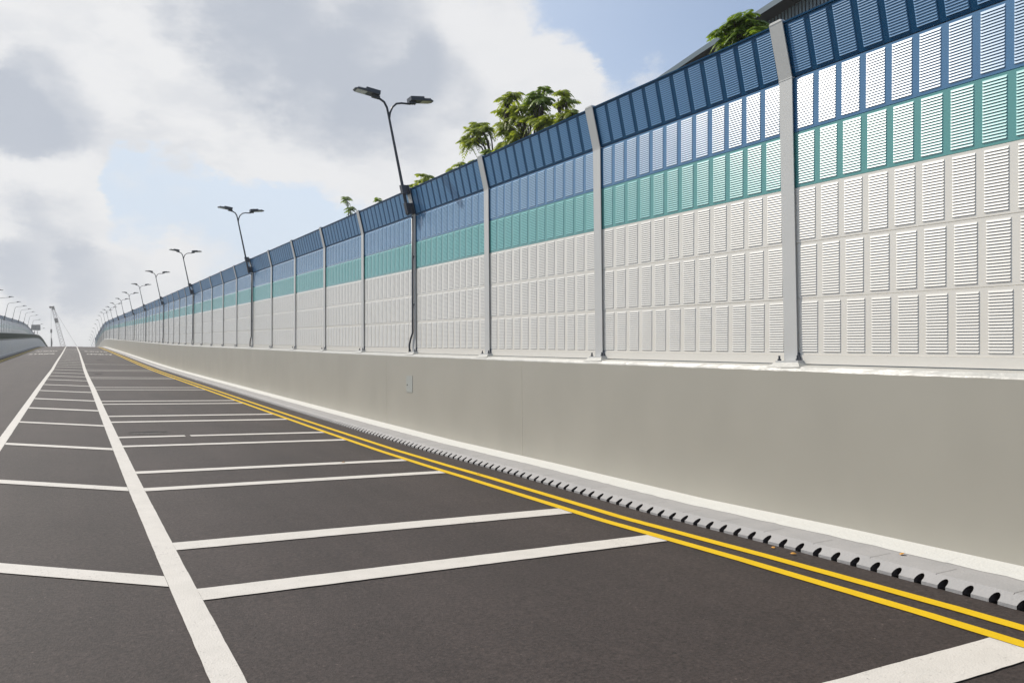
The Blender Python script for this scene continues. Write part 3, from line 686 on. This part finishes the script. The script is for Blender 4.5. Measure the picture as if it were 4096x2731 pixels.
def frond(mb, o, az, L, m, drop, rise):
    d = Vector((math.cos(az), math.sin(az), 0)); side = Vector((-d.y, d.x, 0)); n = 8; pts = []
    for i in range(n+1):
        t = i/n; pts.append(o+d*(L*t*(1-.12*t))+Vector((0, 0, L*(rise*t-drop*t*t))))
    w = L*.42
    for i in range(1, n+1):
        p = pts[i]; tng = (pts[i]-pts[i-1]).normalized(); f = w*math.sin(math.pi*(.18+.74*i/n))+.01
        for sgn in (-1, 1):
            dr = (side*sgn+tng*.35+Vector((0, 0, -.35-random.uniform(0, .4)))).normalized(); wd = tng*(L*.055)
            ln = f*random.uniform(.8, 1.1)
            wd *= 1.7; mb.face([p-wd*.3, p+dr*ln*.5-wd, p+dr*ln, p+dr*ln*.5+wd], m)
    for i in range(n): 
        a, b = pts[i], pts[i+1]; mb.face([a-side*.003, b-side*.002, b+side*.002, a+side*.003], m)
def tree(label, spots, base, r, m=None, dense=13, pods=(), fork=None, name='tree', cat='tree'):
    """spots: rosette centres (x,y,z world); base: foot of the trunk on the ground"""
    m = m or LEAF; t = thing(name, label, cat, base, group='trees behind the right noise barrier')
    b = Vector(base); mb = MB(); c = Vector((sum(s[0] for s in spots)/len(spots), sum(s[1] for s in spots)/len(spots), min(s[2] for s in spots)-.30))
    if fork: c = Vector(fork)
    f = c-b; mb.tube([(0, 0, 0), tuple(f*.5+Vector((.08, .05, 0))), tuple(f)], [.09, .06, .035], BARK, 7)
    for s in spots:
        p = Vector(s)-b; mb.tube([tuple(f*.92), tuple((f+p)/2+Vector((.02, -.02, -.05))), tuple(p)], [.030, .02, .012], BARK, 6)
    mb.obj('trunk', t, smooth=True)
    mb = MB()
    for s in spots:
        p = Vector(s)-b; rr = r*random.uniform(.85, 1.1)
        for k in range(dense):
            az = 2*math.pi*k/dense+random.uniform(-.2, .2)
            frond(mb, p+Vector((0, 0, random.uniform(-.05, .05))), az, rr*random.uniform(.55, 1.1), m, random.uniform(.35, .85), random.uniform(.15, .5))
        for k in range(dense//4):
            frond(mb, p+Vector((0, 0, -.08-random.uniform(0, .1))), random.uniform(0, 6.3), rr*random.uniform(.6, .9), m, random.uniform(.9, 1.4), random.uniform(-.1, .2))
    mb.obj('crown', t)
    if pods:
        for s in pods:
            mb = MB()
            for k in range(14):
                q = Vector(s)-b+Vector((random.uniform(-.05, .05), random.uniform(-.05, .05), random.uniform(-.16, .1)))
                mb.tube([tuple(q), tuple(q+Vector((.004, 0, -.04))), tuple(q+Vector((0, 0, -.10)))], [.006, .018, .006], POD, 5)
            mb.obj('seed_pods', t)
    return t
def up_(l): return [(x, y, z+EYE) for x, y, z in l]
G = -1.6
tree('small lone palm-like tuft of a tree left of the nearest street lamp', up_([(10, 31.5, 6.85), (10.0, 31.0, 6.35)]), (10.2, 30.4, G), .33, LEAFD)
tree('low green treetop barely showing just left of the nearest street lamp', up_([(10, 27.7, 6.05)]), (10, 27.9, G), .32, LEAFD)
tree('rounded yellow green treetop just right of the nearest street lamp', up_([(9.5, 23.2, 5.60), (9.6, 22.7, 5.72), (9.5, 22.3, 5.74), (9.5, 23.5, 5.35)]), (9.6, 22.9, G), .40)
tree('small pale treetop peeking over the barrier left of the second panel post', up_([(9.5, 20.35, 5.50), (9.5, 19.95, 5.58)]), (9.5, 20.2, G), .30)
tree('tiny sprig of a treetop beside the left edge of a grey post', up_([(9.5, 18.95, 5.42)]), (9.6, 19, G), .24)
tree('slim tree with a round drooping crown leaning left on a thin bare stem', up_([(9.5, 19.25, 6.32), (9.55, 18.95, 6.42), (9.5, 19.4, 6.12), (9.5, 18.65, 6.22), (9.6, 18.45, 6.18), (9.5, 19.0, 6.02)]), (9.6, 17.3, G), .40, fork=(9.5, 17.95, 5.42+EYE), pods=up_([(9.5, 19.1, 6.15)]))
tree('low dull green treetop under the slim leaning tree', up_([(9.4, 18.15, 5.38), (9.4, 17.95, 5.45)]), (9.4, 18, G), .28, LEAFD)
tree('biggest tree over the barrier with stacked drooping crowns and dark pods',
     up_([(9.5, 17.25, 6.55), (9.55, 17.0, 6.62), (9.5, 17.35, 6.30), (9.5, 17.1, 6.22), (9.5, 17.4, 6.0), (9.5, 17.25, 5.80), (9.5, 16.9, 6.0), (9.4, 16.6, 6.15), (9.5, 16.25, 6.12), (9.6, 16.0, 6.0), (9.5, 16.4, 5.85), (9.5, 17.35, 5.5), (9.5, 17.0, 5.45), (9.5, 16.7, 5.5), (9.4, 15.5, 5.55), (9.4, 15.2, 5.5), (9.5, 15.9, 5.75)]), (9.6, 15.9, G), .40, fork=(9.5, 16.1, 5.30+EYE), pods=up_([(9.4, 17.05, 6.3), (9.4, 17.1, 6.0), (9.3, 16.9, 6.1), (9.4, 17.2, 5.5)]))
tree('upright tree with a parasol crown and hanging brown pods right of the biggest tree', up_([(9.5, 15.85, 6.28), (9.6, 15.65, 6.33), (9.5, 15.95, 6.1), (9.5, 15.6, 6.1)]), (9.6, 15.0, G), .36, LEAFD, pods=up_([(9.4, 15.6, 5.9), (9.4, 15.45, 5.75), (9.4, 15.75, 5.85)]))
tree('pale thin treetop with pods, rightmost of the cluster above the louvres', up_([(9.5, 14.70, 5.95), (9.5, 14.6, 5.75), (9.5, 14.75, 5.4), (9.5, 14.35, 5.4), (9.5, 14.55, 5.45)]), (9.6, 14.4, G), .33, pods=up_([(9.5, 14.85, 5.8), (9.4, 14.65, 5.62)]))
tree('dense green treetop in front of the dark shed roof', up_([(9, 9.10, 5.28), (9.05, 8.95, 5.32), (9, 9.32, 5.22), (9, 9.0, 5.1), (9.1, 8.8, 5.15), (9, 8.7, 5.0), (9, 9.25, 4.95), (9, 8.85, 4.85), (9, 9.1, 4.8), (9, 8.55, 4.85), (9.2, 9.0, 4.95)]), (9.1, 8.9, G), .27, LEAFD, dense=16)

# ------------------------------------------------------------------ fallen leaves
LFM = mat('dry orange leaf', (.62, .30, .05), .6, .3, nz=(40, .5, (.35, .15, .03)))
def leaf(label, s, lat, z, L, az):
    mb = MB(); d = Vector((math.cos(az), math.sin(az), 0)); n = Vector((-d.y, d.x, 0)); u = Vector((0, 0, 1)); K = 6; A = []
    for i in range(K+1):
        t = i/K; w = L*.32*math.sin(math.pi*t)**.8 if 0 < t < 1 else 0; c = d*(L*(t-.5))+u*(.004+L*.18*math.sin(math.pi*t))
        A.append((c-n*w-u*w*.1, c, c+n*w-u*w*.5))
    for i in range(K):
        a, b = A[i], A[i+1]; mb.face([a[0], a[1], b[1], b[0]], LFM); mb.face([a[1], a[2], b[2], b[1]], LFM)
    x, y, zz = P(s, lat, z)
    mb.obj('fallen_leaf', label=label, cat='leaf', group='fallen leaves along the kerb', loc=(x, y, zz+.003), smooth=True)
leaf('orange fallen leaf lying on top of the grey drain kerb', 3.80, 5.28, ZK(3.8)+.002, .055, .3)
leaf('orange fallen leaf on the asphalt at the mouth of a kerb drain hole', 4.62, 4.86, ZR(4.62, 4.86), .045, 1.2)
leaf('brown fallen leaf on the asphalt nearest the yellow lines', 4.40, 4.84, ZR(4.4, 4.84), .05, 2.5)
leaf('tiny orange fallen leaf on the upper yellow line', 9.2, 4.56, ZR(9.2, 4.56)+.006, .05, .8)
leaf('brown fallen leaf on dark asphalt left of the yellow lines', 10.9, 3.35, ZR(10.9, 3.35), .06, .5)

# ------------------------------------------------------------------ haze
hm = bpy.data.materials.new('haze air'); hm.use_nodes = True; nt = hm.node_tree; nt.nodes.remove(nt.nodes['Principled BSDF'])
pv = nt.nodes.new('ShaderNodeVolumePrincipled'); pv.inputs['Density'].default_value = .0008; pv.inputs['Color'].default_value = (1, 1, 1, 1); pv.inputs['Anisotropy'].default_value = .3
nt.links.new(pv.outputs[0], nt.nodes['Material Output'].inputs['Volume'])
mb = MB(); mb.box(-1000, 1000, -600, 1700, -8, 45, hm); hz = mb.obj('haze', kind='stuff')
